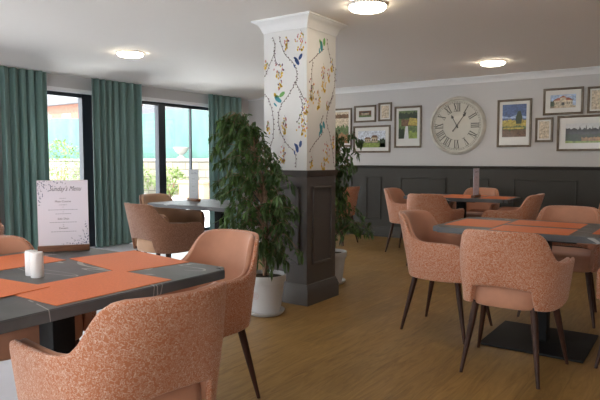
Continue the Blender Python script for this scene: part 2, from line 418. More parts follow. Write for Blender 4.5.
# dado panelling along the back wall and right wall
PAN = [(-5.9, -5.15), (-4.35, -4.08), (-3.76, -3.03), (-2.69, -2.41), (-2.08, -1.285), (-.95, -.67), (-.35, .4), (.75, 1.02), (1.3, 2.1), (-6.5, -6.2), (-4.95, -4.6)]
DT = 1.115
bm = BM(); box(bm, XW, YB - .018, 0, XR, YB, DT - .02)
for a, b in PAN:
    z0, z1 = .27, .94; t = .022; y = YB - .018
    for q in ((a, z0, b, z0 + t), (a, z1 - t, b, z1), (a, z0, a + t, z1), (b - t, z0, b, z1)):
        box(bm, q[0], y - .013, q[1], q[2], y, q[3], bev=.005, seg=1)
sweep(bm, [(XW, YB - .018), (XR, YB - .018)], [(0, DT - .045), (.01, DT - .04), (.016, DT - .02), (.032, DT - .012), (.034, DT), (0, DT)])
struct('trim_3', bm, 'dado_paint')
bm = BM(); sweep(bm, [(XW, YB - .018), (XR, YB - .018)], [(0, 0), (.022, 0), (.022, .13), (.016, .142), (.008, .15), (0, .165)]); struct('baseboard_back', bm, 'dado_paint')

# ------------------------------------------------------------------ the pillar
PX0, PX1, PY0, PY1 = -3.06, -2.62, 3.83, 4.27
col = bpy.data.objects.new('trim_4', None); COL.objects.link(col); col['kind'] = 'structure'; col.location = (0, 0, 0)
bm = BM(); box(bm, PX0, PY0, 1.1, PX1, PY1, CEIL - .01)
R = random.Random(4)
wm = ['wallpaper_ground', 'vine_brown', 'bud_yellow', 'bud_pink', 'bud_plum', 'bud_green', 'bird_blue', 'bird_teal', 'bird_green']
def face_pt(face, u, z):   # u 0..1 left to right as seen
    if face == 'L': return Vector((PX0 + u * (PX1 - PX0), PY0 - .0012, z)), Vector((1, 0, 0)), Vector((0, -1, 0))
    return Vector((PX1 + .0012, PY0 + u * (PY1 - PY0), z)), Vector((0, 1, 0)), Vector((1, 0, 0))
def flat(face, pts, mi, lift=0.0):
    vs = []
    for u, z in pts:
        p, t, n = face_pt(face, u, z); vs.append(bm.verts.new(p + n * lift))
    try: f = bm.faces.new(vs); f.material_index = mi
    except Exception: pass
def strip(face, pts, w, mi=1):
    n = len(pts)
    for i in range(n - 1):
        (u0, z0), (u1, z1) = pts[i], pts[i + 1]; du = (u1 - u0) * .44; dz = z1 - z0; L = math.hypot(du, dz) or 1
        nx, nz = -dz / L * w / .44, du / L * w
        flat(face, [(u0 + nx, z0 + nz), (u1 + nx, z1 + nz), (u1 - nx, z1 - nz), (u0 - nx, z0 - nz)], mi)
def blob(face, u, z, r, mi, el=1.4, ang=0.0):
    pts = []
    for k in range(7):
        a = 2 * PI * k / 7; x = math.cos(a) * r; y = math.sin(a) * r * el
        pts.append((u + (x * math.cos(ang) - y * math.sin(ang)) / .44, z + x * math.sin(ang) + y * math.cos(ang)))
    flat(face, pts, mi, .0006)
def smoothline(pts, n=8):
    o = []
    for i in range(len(pts) - 1):
        p0 = pts[max(0, i - 1)]; p1 = pts[i]; p2 = pts[i + 1]; p3 = pts[min(len(pts) - 1, i + 2)]
        for k in range(n):
            t = k / n
            o.append(tuple(0.5 * ((2 * p1[c]) + (-p0[c] + p2[c]) * t + (2 * p0[c] - 5 * p1[c] + 4 * p2[c] - p3[c]) * t * t + (-p0[c] + 3 * p1[c] - 3 * p2[c] + p3[c]) * t ** 3) for c in range(len(p1))))
    o.append(tuple(pts[-1])); return o
def pzL(y): return 1.2 + (160 - y) * (CEIL - .1 - 1.2) / (160 - 27.) if False else 1.2 + (160 - y) / 133. * 1.065
def vine(face, pts):
    L = smoothline(pts); strip(face, L, .0022)
    for i in range(1, len(L) - 1, 2):
        u, z = L[i]; s = R.choice((-1, 1)); blob(face, u + s * .018, z, .0042, R.choice((1, 4, 1)), 1.6, s * .7)
def cluster(face, u, z, h, w, n=16, yb=0.5):
    strip(face, smoothline([(u, z + h * .6), (u + w * .25, z + h * .2), (u, z - h * .4)]), .0012)
    for k in range(n):
        t = R.random(); zz = z + h * (.5 - t); uu = u + (R.random() - .5) * w * (0.5 + .5 * math.sin(PI * t))
        c = R.choice((2, 2, 3, 3, 3, 5, 4)) if t < .6 else (2 if R.random() < yb + .3 else 3)
        blob(face, uu, zz, .0048 + .0025 * R.random(), c, 1.6, R.uniform(-.6, .6))
    for k in range(int(5 * yb) + 1): blob(face, u + R.uniform(-.35, .35) * w, z - h * .5 + R.uniform(-.01, .04), .0075, 2, 1.7, R.uniform(-.4, .4))
def bird(face, u, z, s, body, wing, ang=0.6, fl=1):
    blob(face, u, z, .015 * s, body, 2.2, ang); blob(face, u + fl * .03 * s / .44, z + .030 * s, .013 * s, wing, 2.0, -ang); 
    blob(face, u - fl * .026 * s, z + .02 * s, .009 * s, wing, 2.4, ang + .4); blob(face, u - fl * .05 * s, z - .03 * s, .006 * s, body, 3, ang * .8)
# left face (zoom frame: 4.13 px per unit)
Z = lambda y: 1.2 + (160 - y) / 133. * 1.062
def V(pts, x0=266., w=41.): return [((x - x0) / w, Z(y)) for x, y in pts]
vine('L', V([(275, 32), (277, 45), (271, 62), (267, 72)]))
vine('L', V([(281, 32), (286, 50), (295, 62), (298, 74), (296, 82), (290, 93), (283, 103), (280, 115), (282, 130), (288, 143), (296, 153), (297, 168)]))
vine('L', V([(276, 45), (278, 58), (282, 62)]))
vine('L', V([(296, 80), (301, 90), (304, 98)]))
vine('L', V([(267, 90), (272, 100), (275, 115), (275, 135), (272, 150), (276, 165)]))
vine('L', V([(301, 95), (303, 108), (298, 122)]))
for x, y, h, w in ((281, 68, .12, .30), (282, 82, .07, .12), (301, 40, .15, .25), (288, 40, .09, .12), (302, 124, .17, .28), (306, 106, .12, .14), (286, 124, .14, .12), (284, 155, .14, .16), (268, 60, .07, .08), (270, 125, .09, .10)):
    cluster('L', (x - 266) / 41., Z(y), h, w, int(150 * h))
bird('L', (298 - 266) / 41., Z(60), 1.15, 6, 6); bird('L', (280 - 266) / 41., Z(97), 1.35, 7, 8, 1.0); bird('L', (298 - 266) / 41., Z(148), 1.15, 6, 6, .2)
for (x, y) in ((277, 92),): blob('L', (x - 266) / 41., Z(y), .014, 2, 1.5, .5)
v2 = lambda pts: V(pts, 307., 27.)
vine('R', v2([(322, 44), (316, 52), (309, 62)])); vine('R', v2([(325, 32), (328, 50), (332, 62), (334, 75)]))
vine('R', v2([(332, 90), (327, 105), (325, 118), (328, 132), (331, 150), (333, 168)])); vine('R', v2([(322, 113), (319, 125), (321, 132), (314, 142), (309, 152)]))
vine('R', v2([(334, 60), (332, 85), (326, 105)])); vine('R', v2([(312, 60), (311, 75), (310, 98)]))
for x, y, h, w in ((311, 88, .20, .20), (322, 75, .22, .20), (317, 98, .15, .15), (330, 58, .10, .12), (325, 152, .16, .25), (322, 165, .10, .14), (311, 162, .08, .12), (332, 140, .10, .10), (326, 102, .07, .1), (327, 70, .1, .1)):
    cluster('R', (x - 307) / 27., Z(y), h, w, int(120 * h), .9)
bird('R', (320 - 307) / 27., Z(42), 1.4, 7, 8, .1); bird('R', (320 - 307) / 27., Z(128), 1.3, 7, 7, -.3)
# far faces
for y in (PY1 + .0012,):
    pass
NOFIX[0] = True
o = link('wallpaper_shaft', bm, wm, col, smooth=False); NOFIX[0] = False
# dado casing of the pillar
bm = BM(); ex = .002
box(bm, PX0 - ex, PY0 - ex, 0, PX1 + ex, PY1 + ex, 1.10)
ring = [(PX0 - ex, PY0 - ex), (PX1 + ex, PY0 - ex), (PX1 + ex, PY1 + ex), (PX0 - ex, PY1 + ex)]
sweep(bm, ring, [(0, 1.065), (.006, 1.07), (.010, 1.09), (.014, 1.10), (.016, 1.115), (-.006, 1.115)], closed=True)
def panel_on(bm, face, u0, u1, z0, z1, t=.020, d=.017):
    for q in ((u0, z0, u1, z0 + t), (u0, z1 - t, u1, z1), (u0, z0, u0 + t, z1), (u1 - t, z0, u1, z1)):
        if face == 'front': box(bm, q[0], PY0 - ex - d, q[1], q[2], PY0 - ex, q[3], bev=.004, seg=1)
        if face == 'back': box(bm, q[0], PY1 + ex, q[1], q[2], PY1 + ex + d, q[3], bev=.004, seg=1)
        if face == 'right': box(bm, PX1 + ex, q[0], q[1], PX1 + ex + d, q[2], q[3], bev=.004, seg=1)
        if face == 'left': box(bm, PX0 - ex - d, q[0], q[1], PX0 - ex, q[2], q[3], bev=.004, seg=1)
for fc, a, b in (('front', PX0 + .07, PX1 - .07), ('back', PX0 + .07, PX1 - .07), ('right', PY0 + .075, PY1 - .07), ('left', PY0 + .07, PY1 - .07)): panel_on(bm, fc, a, b, .33, .98)
link('dado_casing', bm, 'pillar_paint', col)
bm = BM(); sweep(bm, ring, [(0, 0), (.024, 0), (.024, .118), (.018, .128), (.016, .142), (.010, .152), (.006, .168), (0, .172)], closed=True)
link('plinth', bm, 'pillar_paint', col)
bm = BM(); ring2 = [(PX0, PY0), (PX1, PY0), (PX1, PY1), (PX0, PY1)]
sweep(bm, ring2, [(-.01, CEIL - .10), (.006, CEIL - .10), (.008, CEIL - .088), (.014, CEIL - .08), (.022, CEIL - .055), (.040, CEIL - .03), (.062, CEIL - .018), (.066, CEIL - .012), (.077, CEIL - .012), (.077, CEIL), (-.01, CEIL)], closed=True)
link('cornice', bm, 'white_gloss', col)

# ------------------------------------------------------------------ curtains
def curtain(y0, y1, label, seed, x=-6.67):
    r = random.Random(seed); n = max(30, int((y1 - y0) * 160)); bm = BM(); pts = []
    ph = r.random() * 6; ws = []
    for i in range(n + 1):
        t = i / n; y = y0 + (y1 - y0) * t
        a = .030 + .012 * math.sin(7 * t + ph)
        ph += 2 * PI * (y1 - y0) / n / (.125 + .03 * math.sin(5 * t + seed))
        ws.append((x + a * math.sin(ph) + .3 * a * math.sin(2.1 * ph), y))
    zs = [.012, .5, 1.2, 1.9, CEIL - .075]
    th = .004
    F_, B_ = [], []
    for zi, z in enumerate(zs):
        k = 1.0 + .25 * (1 - z / 2.3)
        F_.append([bm.verts.new((x + (px_ - x) * k, y, z)) for px_, y in ws]); B_.append([bm.verts.new((x + (px_ - x) * k - th, y, z)) for px_, y in ws])
    for zi in range(len(zs) - 1):
        for i in range(n):
            bm.faces.new((F_[zi][i], F_[zi][i + 1], F_[zi + 1][i + 1], F_[zi + 1][i])); bm.faces.new((B_[zi][i], B_[zi + 1][i], B_[zi + 1][i + 1], B_[zi][i + 1]))
    for zi in (0, len(zs) - 1):
        for i in range(n): bm.faces.new((F_[zi][i], B_[zi][i], B_[zi][i + 1], F_[zi][i + 1]))
    for i in (0, n):
        for zi in range(len(zs) - 1): bm.faces.new((F_[zi][i], F_[zi + 1][i], B_[zi + 1][i], B_[zi][i]))
    tag(link('curtain', bm, 'curtain_teal', angle=80), label, 'curtain', 'teal floor-length curtains')
curtain(2.62, 3.42, 'teal floor-length curtain cut off by the left edge of the photo', 1)
curtain(3.47, 4.05, 'teal floor-length curtain behind the framed menu, left of the first window', 2)
curtain(4.66, 5.47, 'teal floor-length curtain hanging between the two windows', 3)
curtain(6.90, 7.72, 'teal floor-length curtain between the right window and the leafy potted fig', 5)

# ------------------------------------------------------------------ ceiling lamps
def lamp_root():
    e = empty('ceiling_light', '', 'ceiling light', (0, 0, CEIL), 0, 'round ceiling lights')
    bm = BM(); lathe(bm, [(0, 0), (.143, 0), (.147, -.004), (.147, -.012), (.142, -.015), (.138, -.013), (0, -.013)]); link('rim', bm, 'lamp_rim', e)
    bm = BM(); lathe(bm, [(0, -.015), (.130, -.015), (.137, -.019), (.136, -.026), (.125, -.037), (.10, -.044), (.05, -.048), (0, -.049)]); link('diffuser', bm, 'lamp_glass', e)
    return e
lm = lamp_root(); lm.location = (-5.10, 4.07, CEIL); lm['label'] = 'round glowing ceiling light above the windows side, left of the pillar'
for p, l in (((-2.09, 3.86), 'round glowing ceiling light nearest the patterned pillar, at the top edge'), ((-2.06, 6.90), 'round glowing ceiling light above the wall clock and pictures')):
    dup(lm, (p[0], p[1], CEIL), 0, l)
for x, y, where in ((1.0, 4.0, 'beyond the right edge, level with the pillar'), (1.0, 7.2, 'beyond the right edge, near the panelled back wall'), (-2.15, .9, 'above the near left table, out of frame'), (-5.4, .9, 'near the curtains, beyond the left edge'),  # extra lamps out of view, added to fill the room with light
                    (1.0, .9, 'to the right of the camera, out of frame'), (-2.15, -1.8, 'behind the camera by the glazed doors'), (-5.4, 7.2, 'hidden behind the pillar in the far left corner')):
    dup(lm, (x, y, CEIL), 0, 'round ceiling light %s' % where)

# ------------------------------------------------------------------ chairs
def cat(pts, n):  # catmull sampling
    return smoothline(pts, n)
HALF = [(0, -.262, 0.0), (.085, -.258, .12), (.160, -.238, .25), (.212, -.195, .38), (.245, -.125, .52), (.262, -.04, .64), (.270, .06, .76), (.270, .15, .88), (.262, .215, .97), (.250, .235, 1.0)]
def ztop(s):
    K = [(0, .825), (.16, .825), (.25, .822), (.31, .812), (.35, .793), (.385, .762), (.42, .722), (.455, .690), (.50, .666), (.56, .652), (.64, .646), (.80, .648), (.90, .646), (.95, .632), (.985, .59), (1.0, .56)]
    for (a, za), (b, zb) in zip(K, K[1:]):
        if s <= b:
            t = (s - a) / (b - a); return za + (zb - za) * t
    return K[-1][1]
def zbot(s):
    if s < .255: return .500 + .012 * math.cos(s / .255 * PI / 2)
    if s < .285: t = (s - .255) / .03; return .500 - t * t * (3 - 2 * t) * .10
    return .40 - .012 * math.sin(PI * (s - .285) / .715)
def back_lean(x, y, z, s):
    wt = max(0.0, 1 - s / .55); wt = wt * wt * (3 - 2 * wt)
    h = (z - .40) / .42
    flare = 0.90 + .10 * min(1, max(0, h / .55))
    return x * (flare + .02 * (1 - wt)), y - wt * (.145 * h - .072) , z
def shell_grid(off, nz, rim=0.0, ztrim=0.0):
    half = cat(HALF, 6)
    path = [(-x, y, -s) for x, y, s in half[::-1][:-1]] + half
    n = len(path); P = []
    for i, (x, y, s) in enumerate(path):
        a = path[max(0, i - 1)]; b = path[min(n - 1, i + 1)]; d = Vector((b[0] - a[0], b[1] - a[1])).normalized()
        nrm = Vector((d.y, -d.x))   # outward for left->back->right travel
        P.append((x + nrm.x * off, y + nrm.y * off, abs(s)))
    return P
def make_shell(o0, o1, top_in=0.0, bot_in=0.0, nz=14):
    """closed solid between offsets o0 (outer) and o1 (inner)"""
    bm = BM(); A = shell_grid(o0, nz); B = shell_grid(o1, nz); n = len(A)
    mid = shell_grid((o0 + o1) / 2, nz); th = (o0 - o1)
    rings = []
    for i in range(n):
        s = A[i][2]; zt = ztop(s) - top_in; zb = zbot(s) + bot_in; ring = []
        r = min(.45 * th, .016)
        def add(px_, py_, z): ring.append(bm.verts.new(back_lean(px_, py_, z, s)))
        for k in range(nz + 1):
            z = zb + r + (zt - zb - 2 * r) * k / nz; add(A[i][0], A[i][1], z)
        for k in range(1, 6):
            t = k / 6 * PI; c = (1 + math.cos(t)) / 2
            add(B[i][0] + (A[i][0] - B[i][0]) * c, B[i][1] + (A[i][1] - B[i][1]) * c, zt - r + math.sin(t) * r * 1.4)
        for k in range(nz, -1, -1):
            z = zb + r + (zt - zb - 2 * r) * k / nz; add(B[i][0], B[i][1], z)
        for k in range(1, 4):
            t = k / 4 * PI; c = (1 + math.cos(t)) / 2
            add(A[i][0] + (B[i][0] - A[i][0]) * c, A[i][1] + (B[i][1] - A[i][1]) * c, zb + r - math.sin(t) * r)
        rings.append(ring)
    m = len(rings[0])
    for a, b in zip(rings, rings[1:]):
        for k in range(m): bm.faces.new((a[k], b[k], b[(k + 1) % m], a[(k + 1) % m]))
    for rg, flip in ((rings[0], 1), (rings[-1], 0)):
        c = Vector((0, 0, 0))
        h = nz + 1
        # cap as a strip joining outer column to inner column
        outer = rg[:h]; inner = rg[h + 5:h + 5 + h][::-1]
        for k in range(h - 1): bm.faces.new((outer[k], outer[k + 1], inner[k + 1], inner[k]))
        bm.faces.new(rg[h - 1:h + 6]); bm.faces.new([rg[0], ] + rg[-1:-4:-1] + [rg[h + 5 + h - 1]])
    return bm
LEG = []
def seat_bm():
    bm = BM(); N = 48; lay = [(.392, .93), (.400, .985), (.425, 1.0), (.465, 1.0), (.488, .985), (.502, .93), (.509, .80), (.513, .5)]
    def pt(a, k, z):
        c, s = math.cos(a), math.sin(a); e = 2 / 5.0
        x = .232 * abs(c) ** e * (1 if c > 0 else -1); y = .235 * abs(s) ** e * (1 if s > 0 else -1)
        if y < 0: x *= 1 - .34 * (y / .235) ** 2
        inset = 1 - (1 - k) * .5
        return (x * inset if k > .79 else x * k, (y * inset if k > .79 else y * k) + .015, z)
    rings = [[bm.verts.new(pt(2 * PI * i / N, k, z)) for i in range(N)] for z, k in lay]
    for a, b in zip(rings, rings[1:]):
        for i in range(N): bm.faces.new((a[i], a[(i + 1) % N], b[(i + 1) % N], b[i]))
    bm.faces.new(rings[0][::-1]); bm.faces.new(rings[-1])
    return bm
def make_chair(name='dining_chair'):
    e = empty(name, '', 'chair')
    link('outer_shell', make_shell(.020, .0), 'speckled_fabric', e, angle=60)
    link('inner_lining', make_shell(-.001, -.030, .004, .02), 'peach_fabric', e, angle=60)
    link('seat', seat_bm(), 'peach_fabric', e, angle=60)
    for sx_, (x0, y0), (x1, y1) in ((-1, (.155, -.165), (.207, -.25)), (1, (.155, -.165), (.207, -.25)), (-1, (.195, .15), (.262, .235)), (1, (.195, .15), (.262, .235))):
        bm = BM(); a = Vector((sx_ * x0, y0, .405)); b = Vector((sx_ * x1, y1, 0.0))
        tube(bm, [a, a.lerp(b, .3), a.lerp(b, .7), b], [.0195, .0185, .0135, .0095], 14); 
        for v in bm.verts:
            if v.co.z < .012: v.co.z = 0
        link('leg', bm, 'walnut', e, angle=50)
    return e
proto = make_chair()
first = [True]
brown = {}
for ch in proto.children:
    k = ch.name.split('.')[0]
    if k in ('outer_shell', 'inner_lining', 'seat') and k not in brown:
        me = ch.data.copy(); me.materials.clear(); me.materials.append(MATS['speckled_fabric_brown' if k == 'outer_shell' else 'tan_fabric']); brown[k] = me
def chair(x, y, face, label, group, br=False):
    """face: heading of the sitter in degrees, 0 = +Y, 90 = -X"""
    rz = math.radians(face)
    if first[0] and not br:
        first[0] = False; proto.location = (x, y, 0); proto.rotation_euler = (0, 0, rz); proto['label'] = label; proto['group'] = group; return proto
    return dup(proto, (x, y, 0), rz, label, group, brown if br else None)
GA = 'chairs around the near left table'; GB = 'chairs around the near right table'; GC = 'chairs around the far right table'; GD = 'chairs around the table by the window'
chair(-1.505, 1.165, 82, 'large speckled orange tub chair in the foreground, its back to the camera', GA)
chair(-2.01, 1.945, 175, 'peach tub chair right of the near left table, in front of the potted fig', GA)
chair(-2.50, 1.32, -90, 'peach tub chair across the near left table, beyond the white shakers', GA)
chair(-.86, 3.36, 0, 'speckled pink tub chair with its back to the camera, at the near right table', GB)
chair(-1.44, 3.87, -92, 'tub chair turned sideways at the left end of the near right table', GB)
chair(-.84, 4.72, 180, 'peach tub chair behind the near right table, facing the camera', GB)
chair(-.215, 3.88, 90, 'tub chair cut off at the right edge, near right table end', GB)
chair(-2.49, 6.22, 0, 'tub chair with its back to the camera at the far right table', GC)
chair(-3.08, 6.90, -90, 'tub chair at the left end of the far right table by the panelling', GC)
chair(-2.38, 7.38, 180, 'tub chair on the wall side of the far right table, behind the pale menu', GC)
chair(-1.74, 6.62, 90, 'tub chair in profile at the right end of the far right table', GC)
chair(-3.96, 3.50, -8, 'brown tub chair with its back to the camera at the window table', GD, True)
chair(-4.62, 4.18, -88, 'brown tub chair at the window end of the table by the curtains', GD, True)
tag(chair(-4.30, 7.03, 90, 'orange tub chair half hidden behind the plant right of the pillar', 'chairs standing apart'), 'orange tub chair half hidden behind the plant right of the pillar', 'chair')
chair(-4.88, 2.20, 70, 'tub chair at the left edge in front of the curtains, mostly cut off', 'chairs standing apart')
chair(-.62, 6.95, 0, 'orange tub chair cut off by the right edge in front of the dark panelling', 'chairs standing apart')

# ------------------------------------------------------------------ tables
def table(x0, y0, x1, y1, label, px_=None, py_=None, plate=(.31, .31)):
    cx, cy = (x0 + x1) / 2, (y0 + y1) / 2
    e = empty('dining_table', label, 'table', (cx, cy, 0), 0, 'dark stone-topped dining tables')
    bm = BM(); vs = box(bm, x0 - cx, y0 - cy, .712, x1 - cx, y1 - cy, .75)
    es = [ed for ed in bm.edges if abs(ed.verts[0].co.z - ed.verts[1].co.z) > .01]
    bmesh.ops.bevel(bm, geom=es, offset=.045, segments=6, affect='EDGES')
    es = [ed for ed in bm.edges if abs(ed.verts[0].co.z - ed.verts[1].co.z) < .001 and len(ed.link_faces) == 2 and ed.calc_face_angle(0) > 1]
    bmesh.ops.bevel(bm, geom=es, offset=.003, segments=2, affect='EDGES')
    link('tabletop', bm, 'slate_top', e, angle=40)
    ax = (px_ if px_ is not None else cx) - cx; ay = (py_ if py_ is not None else cy) - cy
    bm = BM(); box(bm, ax - .05, ay - .05, .014, ax + .05, ay + .05, .70, bev=.006); link('pedestal', bm, 'black_metal', e)
    bm = BM(); box(bm, ax - .24, ay - .24, .698, ax + .24, ay + .24, .712, bev=.003); link('support_plate', bm, 'black_metal', e)
    bm = BM(); box(bm, ax - plate[0], ay - plate[1], 0, ax + plate[0], ay + plate[1], .016, bev=.005); link('base_plate', bm, 'black_metal', e)
    return e
table(-2.72, .58, -1.585, 1.765, 'large dark grey veined table in the left foreground with orange mats', -2.09, 1.28)
table(-1.49, 3.67, -.15, 4.50, 'dark grey table at right with three orange mats in view', -.83, 3.96)
table(-3.05, 6.57, -1.77, 7.27, 'dark table near the panelled back wall with orange mats', -2.41, 6.92)
table(-4.78, 3.96, -3.52, 4.76, 'bare dark table beside the right window, behind the potted fig', -4.08, 4.38, (.26, .26))
bmM = BM(); box(bmM, -.165, -.235, 0, .165, .235, .0022, bev=.001, seg=1)
mat0 = link('placemat', bmM, 'orange_mat', smooth=False)
fm = [True]
def pmat(x, y, rot, label, group, z=.7502):
    rz = math.radians(rot)
    if fm[0]:
        fm[0] = False; o = mat0
    else:
        o = mat0.copy(); COL.objects.link(o)
    o.location = (x, y, z); o.rotation_euler = (0, 0, rz); tag(o, label, 'placemat', group)
G1 = 'placemats on the near left table'; G2 = 'placemats on the near right table'; G3 = 'placemats on the far right table'
pmat(-1.775, 1.22, 0, 'orange placemat nearest the foreground speckled chair', G1)
pmat(-2.085, 1.63, 81, 'orange placemat at the right end of the near left table, beside the menu', G1)
pmat(-2.485, 1.24, 0, 'orange placemat behind the white shakers, in front of the menu', G1)
pmat(-2.08, .93, 96, 'orange placemat at the left edge of the photo, in front of the shakers', G1, .7527)
pmat(-1.285, 4.06, 0, 'orange placemat at the left end of the near right table', G2)
pmat(-.865, 3.855, 90, 'orange placemat at the front of the near right table, before the speckled chair', G2)
pmat(-.865, 4.26, 90, 'orange placemat at the back of the near right table, before the peach chair', G2)
pmat(-.36, 4.08, 0, 'orange placemat cut off by the right edge of the photo', G2)
pmat(-2.44, 6.75, 90, 'orange placemat at the front of the far right table', G3)
pmat(-2.42, 7.09, 90, 'orange placemat at the back of the far right table', G3)
pmat(-1.97, 6.91, 0, 'orange placemat at the right end of the far right table', G3)
pmat(-2.87, 6.91, 0, 'orange placemat at the left end of the far right table', G3)

# ------------------------------------------------------------------ menus
def text_bm(bm, s, size, cx, z, y, mi, shear=0.0, sc=(1, 1)):
    cu = bpy.data.curves.new('t', 'FONT'); cu.body = s; cu.size = size; cu.align_x = 'CENTER'; cu.shear = shear; cu.resolution_u = 2
    o = bpy.data.objects.new('t', cu); COL.objects.link(o); dg = bpy.context.evaluated_depsgraph_get(); me = bpy.data.meshes.new_from_object(o.evaluated_get(dg))
    tb = BM(); tb.from_mesh(me); mp = {}
    for v in tb.verts: mp[v] = bm.verts.new((cx + v.co.x * sc[0], y, z + v.co.y * sc[1]))
    for f in tb.faces:
        try: nf = bm.faces.new([mp[v] for v in f.verts]); nf.material_index = mi
        except Exception: pass
    tb.free(); bpy.data.objects.remove(o); bpy.data.curves.remove(cu); bpy.data.meshes.remove(me)
def make_menu(name, label, loc, rz, paper='paper_white', w=.232, h=.330, full=True):
    e = empty(name, label, 'menu', loc, rz, 'menus standing on tables')
    bm = BM(); box(bm, -w / 2 - .002, -.025, 0, w / 2 + .002, .025, .028, bev=.002); link('stand_base', bm, 'menu_oak', e)
    bm = BM(); box(bm, -w / 2, -.002, .018, w / 2, .002, .018 + h)
    y = -.0026; R2 = random.Random(3)
    def F4(x0, z0, x1, z1, mi): 
        f = bm.faces.new([bm.verts.new(p) for p in ((x0, y, z0), (x1, y, z0), (x1, y, z1), (x0, y, z1))]); f.material_index = mi
    def leafy(cx, cz, sx_, sz_):
        # sprigs spreading from a corner
        for ang, L in ((0.05, .12), (0.35, .085), (.8, .065), (1.25, .075), (1.5, .115)):
            for k in range(int(L / .010)):
                t = .012 + k * .010; x = cx + sx_ * math.cos(ang) * t; z = cz + sz_ * (math.sin(ang) * t) ; x += R2.uniform(-.004, .004); z += R2.uniform(-.004, .004)
                a = R2.uniform(0, PI); r = R2.uniform(.003, .0068)
                pts = [(x + r * math.cos(a), z + r * math.sin(a)), (x - r * .4 * math.sin(a), z + r * .4 * math.cos(a)), (x - r * math.cos(a), z - r * math.sin(a)), (x + r * .4 * math.sin(a), z - r * .4 * math.cos(a))]
                f = bm.faces.new([bm.verts.new((p[0], y, p[1])) for p in pts]); f.material_index = R2.choice((2, 2, 3))
    if full:
        T0 = .018 + h
        leafy(-w / 2 + .004, T0 - .006, 1, -1); leafy(w / 2 - .004, .018 + .012, -1, 1)
        text_bm(bm, "Sunday's Menu", .034, .01, T0 - .052, y, 1, .5, (.72, 1))
        for z, s, sz in ((.108, 'Main Course', .014), (.194, 'Side Dish', .014), (.240, 'Dessert', .013)): text_bm(bm, s, sz, 0, T0 - z, y, 1, 0)
        def grk(z, L):  # unreadable small print, as broken strokes
            x = -L / 2
            while x < L / 2:
                wd = R2.uniform(.004, .012); F4(x, T0 - z, min(L / 2, x + wd), T0 - z + .0028, 3); x += wd + .0025
        for z, L in ((.090, .030), (.122, .034), (.133, .004), (.146, .135), (.157, .004), (.166, .070), (.208, .125), (.220, .006), (.228, .006), (.254, .115)): grk(z, L)
    NOFIX[0] = True; link('menu_card', bm, [paper, 'ink', 'ink_blue', 'ink_pale'], e, smooth=False); NOFIX[0] = False
    return e
make_menu('menu_stand', 'white printed menu with floral corners on a wooden stand, left foreground', (-2.562, 1.620, .7526), math.radians(54))
make_menu('menu_stand', 'grey upright menu on the bare table beside the window', (-4.55, 4.45, .7502), math.radians(-18), 'paper_grey')
make_menu('menu_stand', 'narrow pale menu seen nearly edge-on on the far right table', (-2.20, 6.82, .7526), math.radians(92))

# shakers
def shaker(x, y, label, holes):
    e = empty('shaker', label, 'shaker', (x, y, .7502), 0, 'white shakers')
    bm = BM(); lathe(bm, [(0, 0), (.0225, 0), (.0235, .002), (.024, .05), (.0235, .090), (.022, .0968), (.012, .0985), (0, .0985)], 32); link('body', bm, 'ceramic_white', e)
    bm = BM()
    for k in range(holes): 
        a = 2 * PI * k / holes; cone(bm, (.006 * math.cos(a), .006 * math.sin(a), .0980), (.006 * math.cos(a), .006 * math.sin(a), .0990), .0011, .0011, 6)
    link('pour_holes', bm, 'ink', e)
shaker(-2.075, 1.195, 'white cylindrical shaker on the right of the pair on the near table', 3)
shaker(-2.130, 1.205, 'white cylindrical shaker on the left of the pair on the near table', 5)

# ------------------------------------------------------------------ framed pictures
def picture(x0, z0, x1, z1, label, art, fw=.028, mount=.05):
    cx, cz = (x0 + x1) / 2, (z0 + z1) / 2; w, h = (x1 - x0) / 2, (z1 - z0) / 2
    e = empty('framed_picture', label, 'picture', (cx, YB, cz), 0, 'framed pictures on the back wall')
    bm = BM()
    pr = [(0, 0), (-fw, 0), (-fw, .012), (-fw * .7, .020), (-.004, .026), (0, .022)]
    pts = [(-w, -h), (w, -h), (w, h), (-w, h)]; rings = []
    for (x, z), (sx_, sz_) in zip(pts, ((1, 1), (-1, 1), (-1, -1), (1, -1))):
        rings.append([bm.verts.new((x - sx_ * o, -d - .001, z - sz_ * o)) for o, d in pr])
    for i in range(4):
        a, b = rings[i], rings[(i + 1) % 4]
        for k in range(len(pr)): bm.faces.new((a[k], a[(k + 1) % len(pr)], b[(k + 1) % len(pr)], b[k]))
    link('frame', bm, 'frame_wood', e, smooth=False)
    bm = BM(); box(bm, -w + fw * .8, -.008, -h + fw * .8, w - fw * .8, -.002, h - fw * .8); link('mount', bm, 'mount_white', e, smooth=False)
    if mount is not None:
        ml, mr, mb, mt = (mount if isinstance(mount, tuple) else (mount,) * 4)
        a0, a1, b0, b1 = -w + fw + ml, w - fw - mr, -h + fw + mb, h - fw - mt
    bm = BM(); names = []
    def sh(mat, pts, lay):
        if mat not in names: names.append(mat)
        vs = [bm.verts.new((a0 + u * (a1 - a0), -.0085 - lay * .0003, b0 + v * (b1 - b0))) for u, v in pts]
        f = bm.faces.new(vs); f.material_index = names.index(mat)
    art(sh); NOFIX[0] = True; link('print', bm, names, e, smooth=False); NOFIX[0] = False
def rect(u0, v0, u1, v1): return [(u0, v0), (u1, v0), (u1, v1), (u0, v1)]
def bumpy(sh, mat, y0, amp, lay, seed, n=24, x0=0., x1=1., base=0.):
    r = random.Random(seed); top = [(x0 + (x1 - x0) * i / n, min(1, y0 + r.uniform(-amp, amp))) for i in range(n + 1)]
    sh(mat, [(x0, base), (x1, base)] + top[::-1], lay)
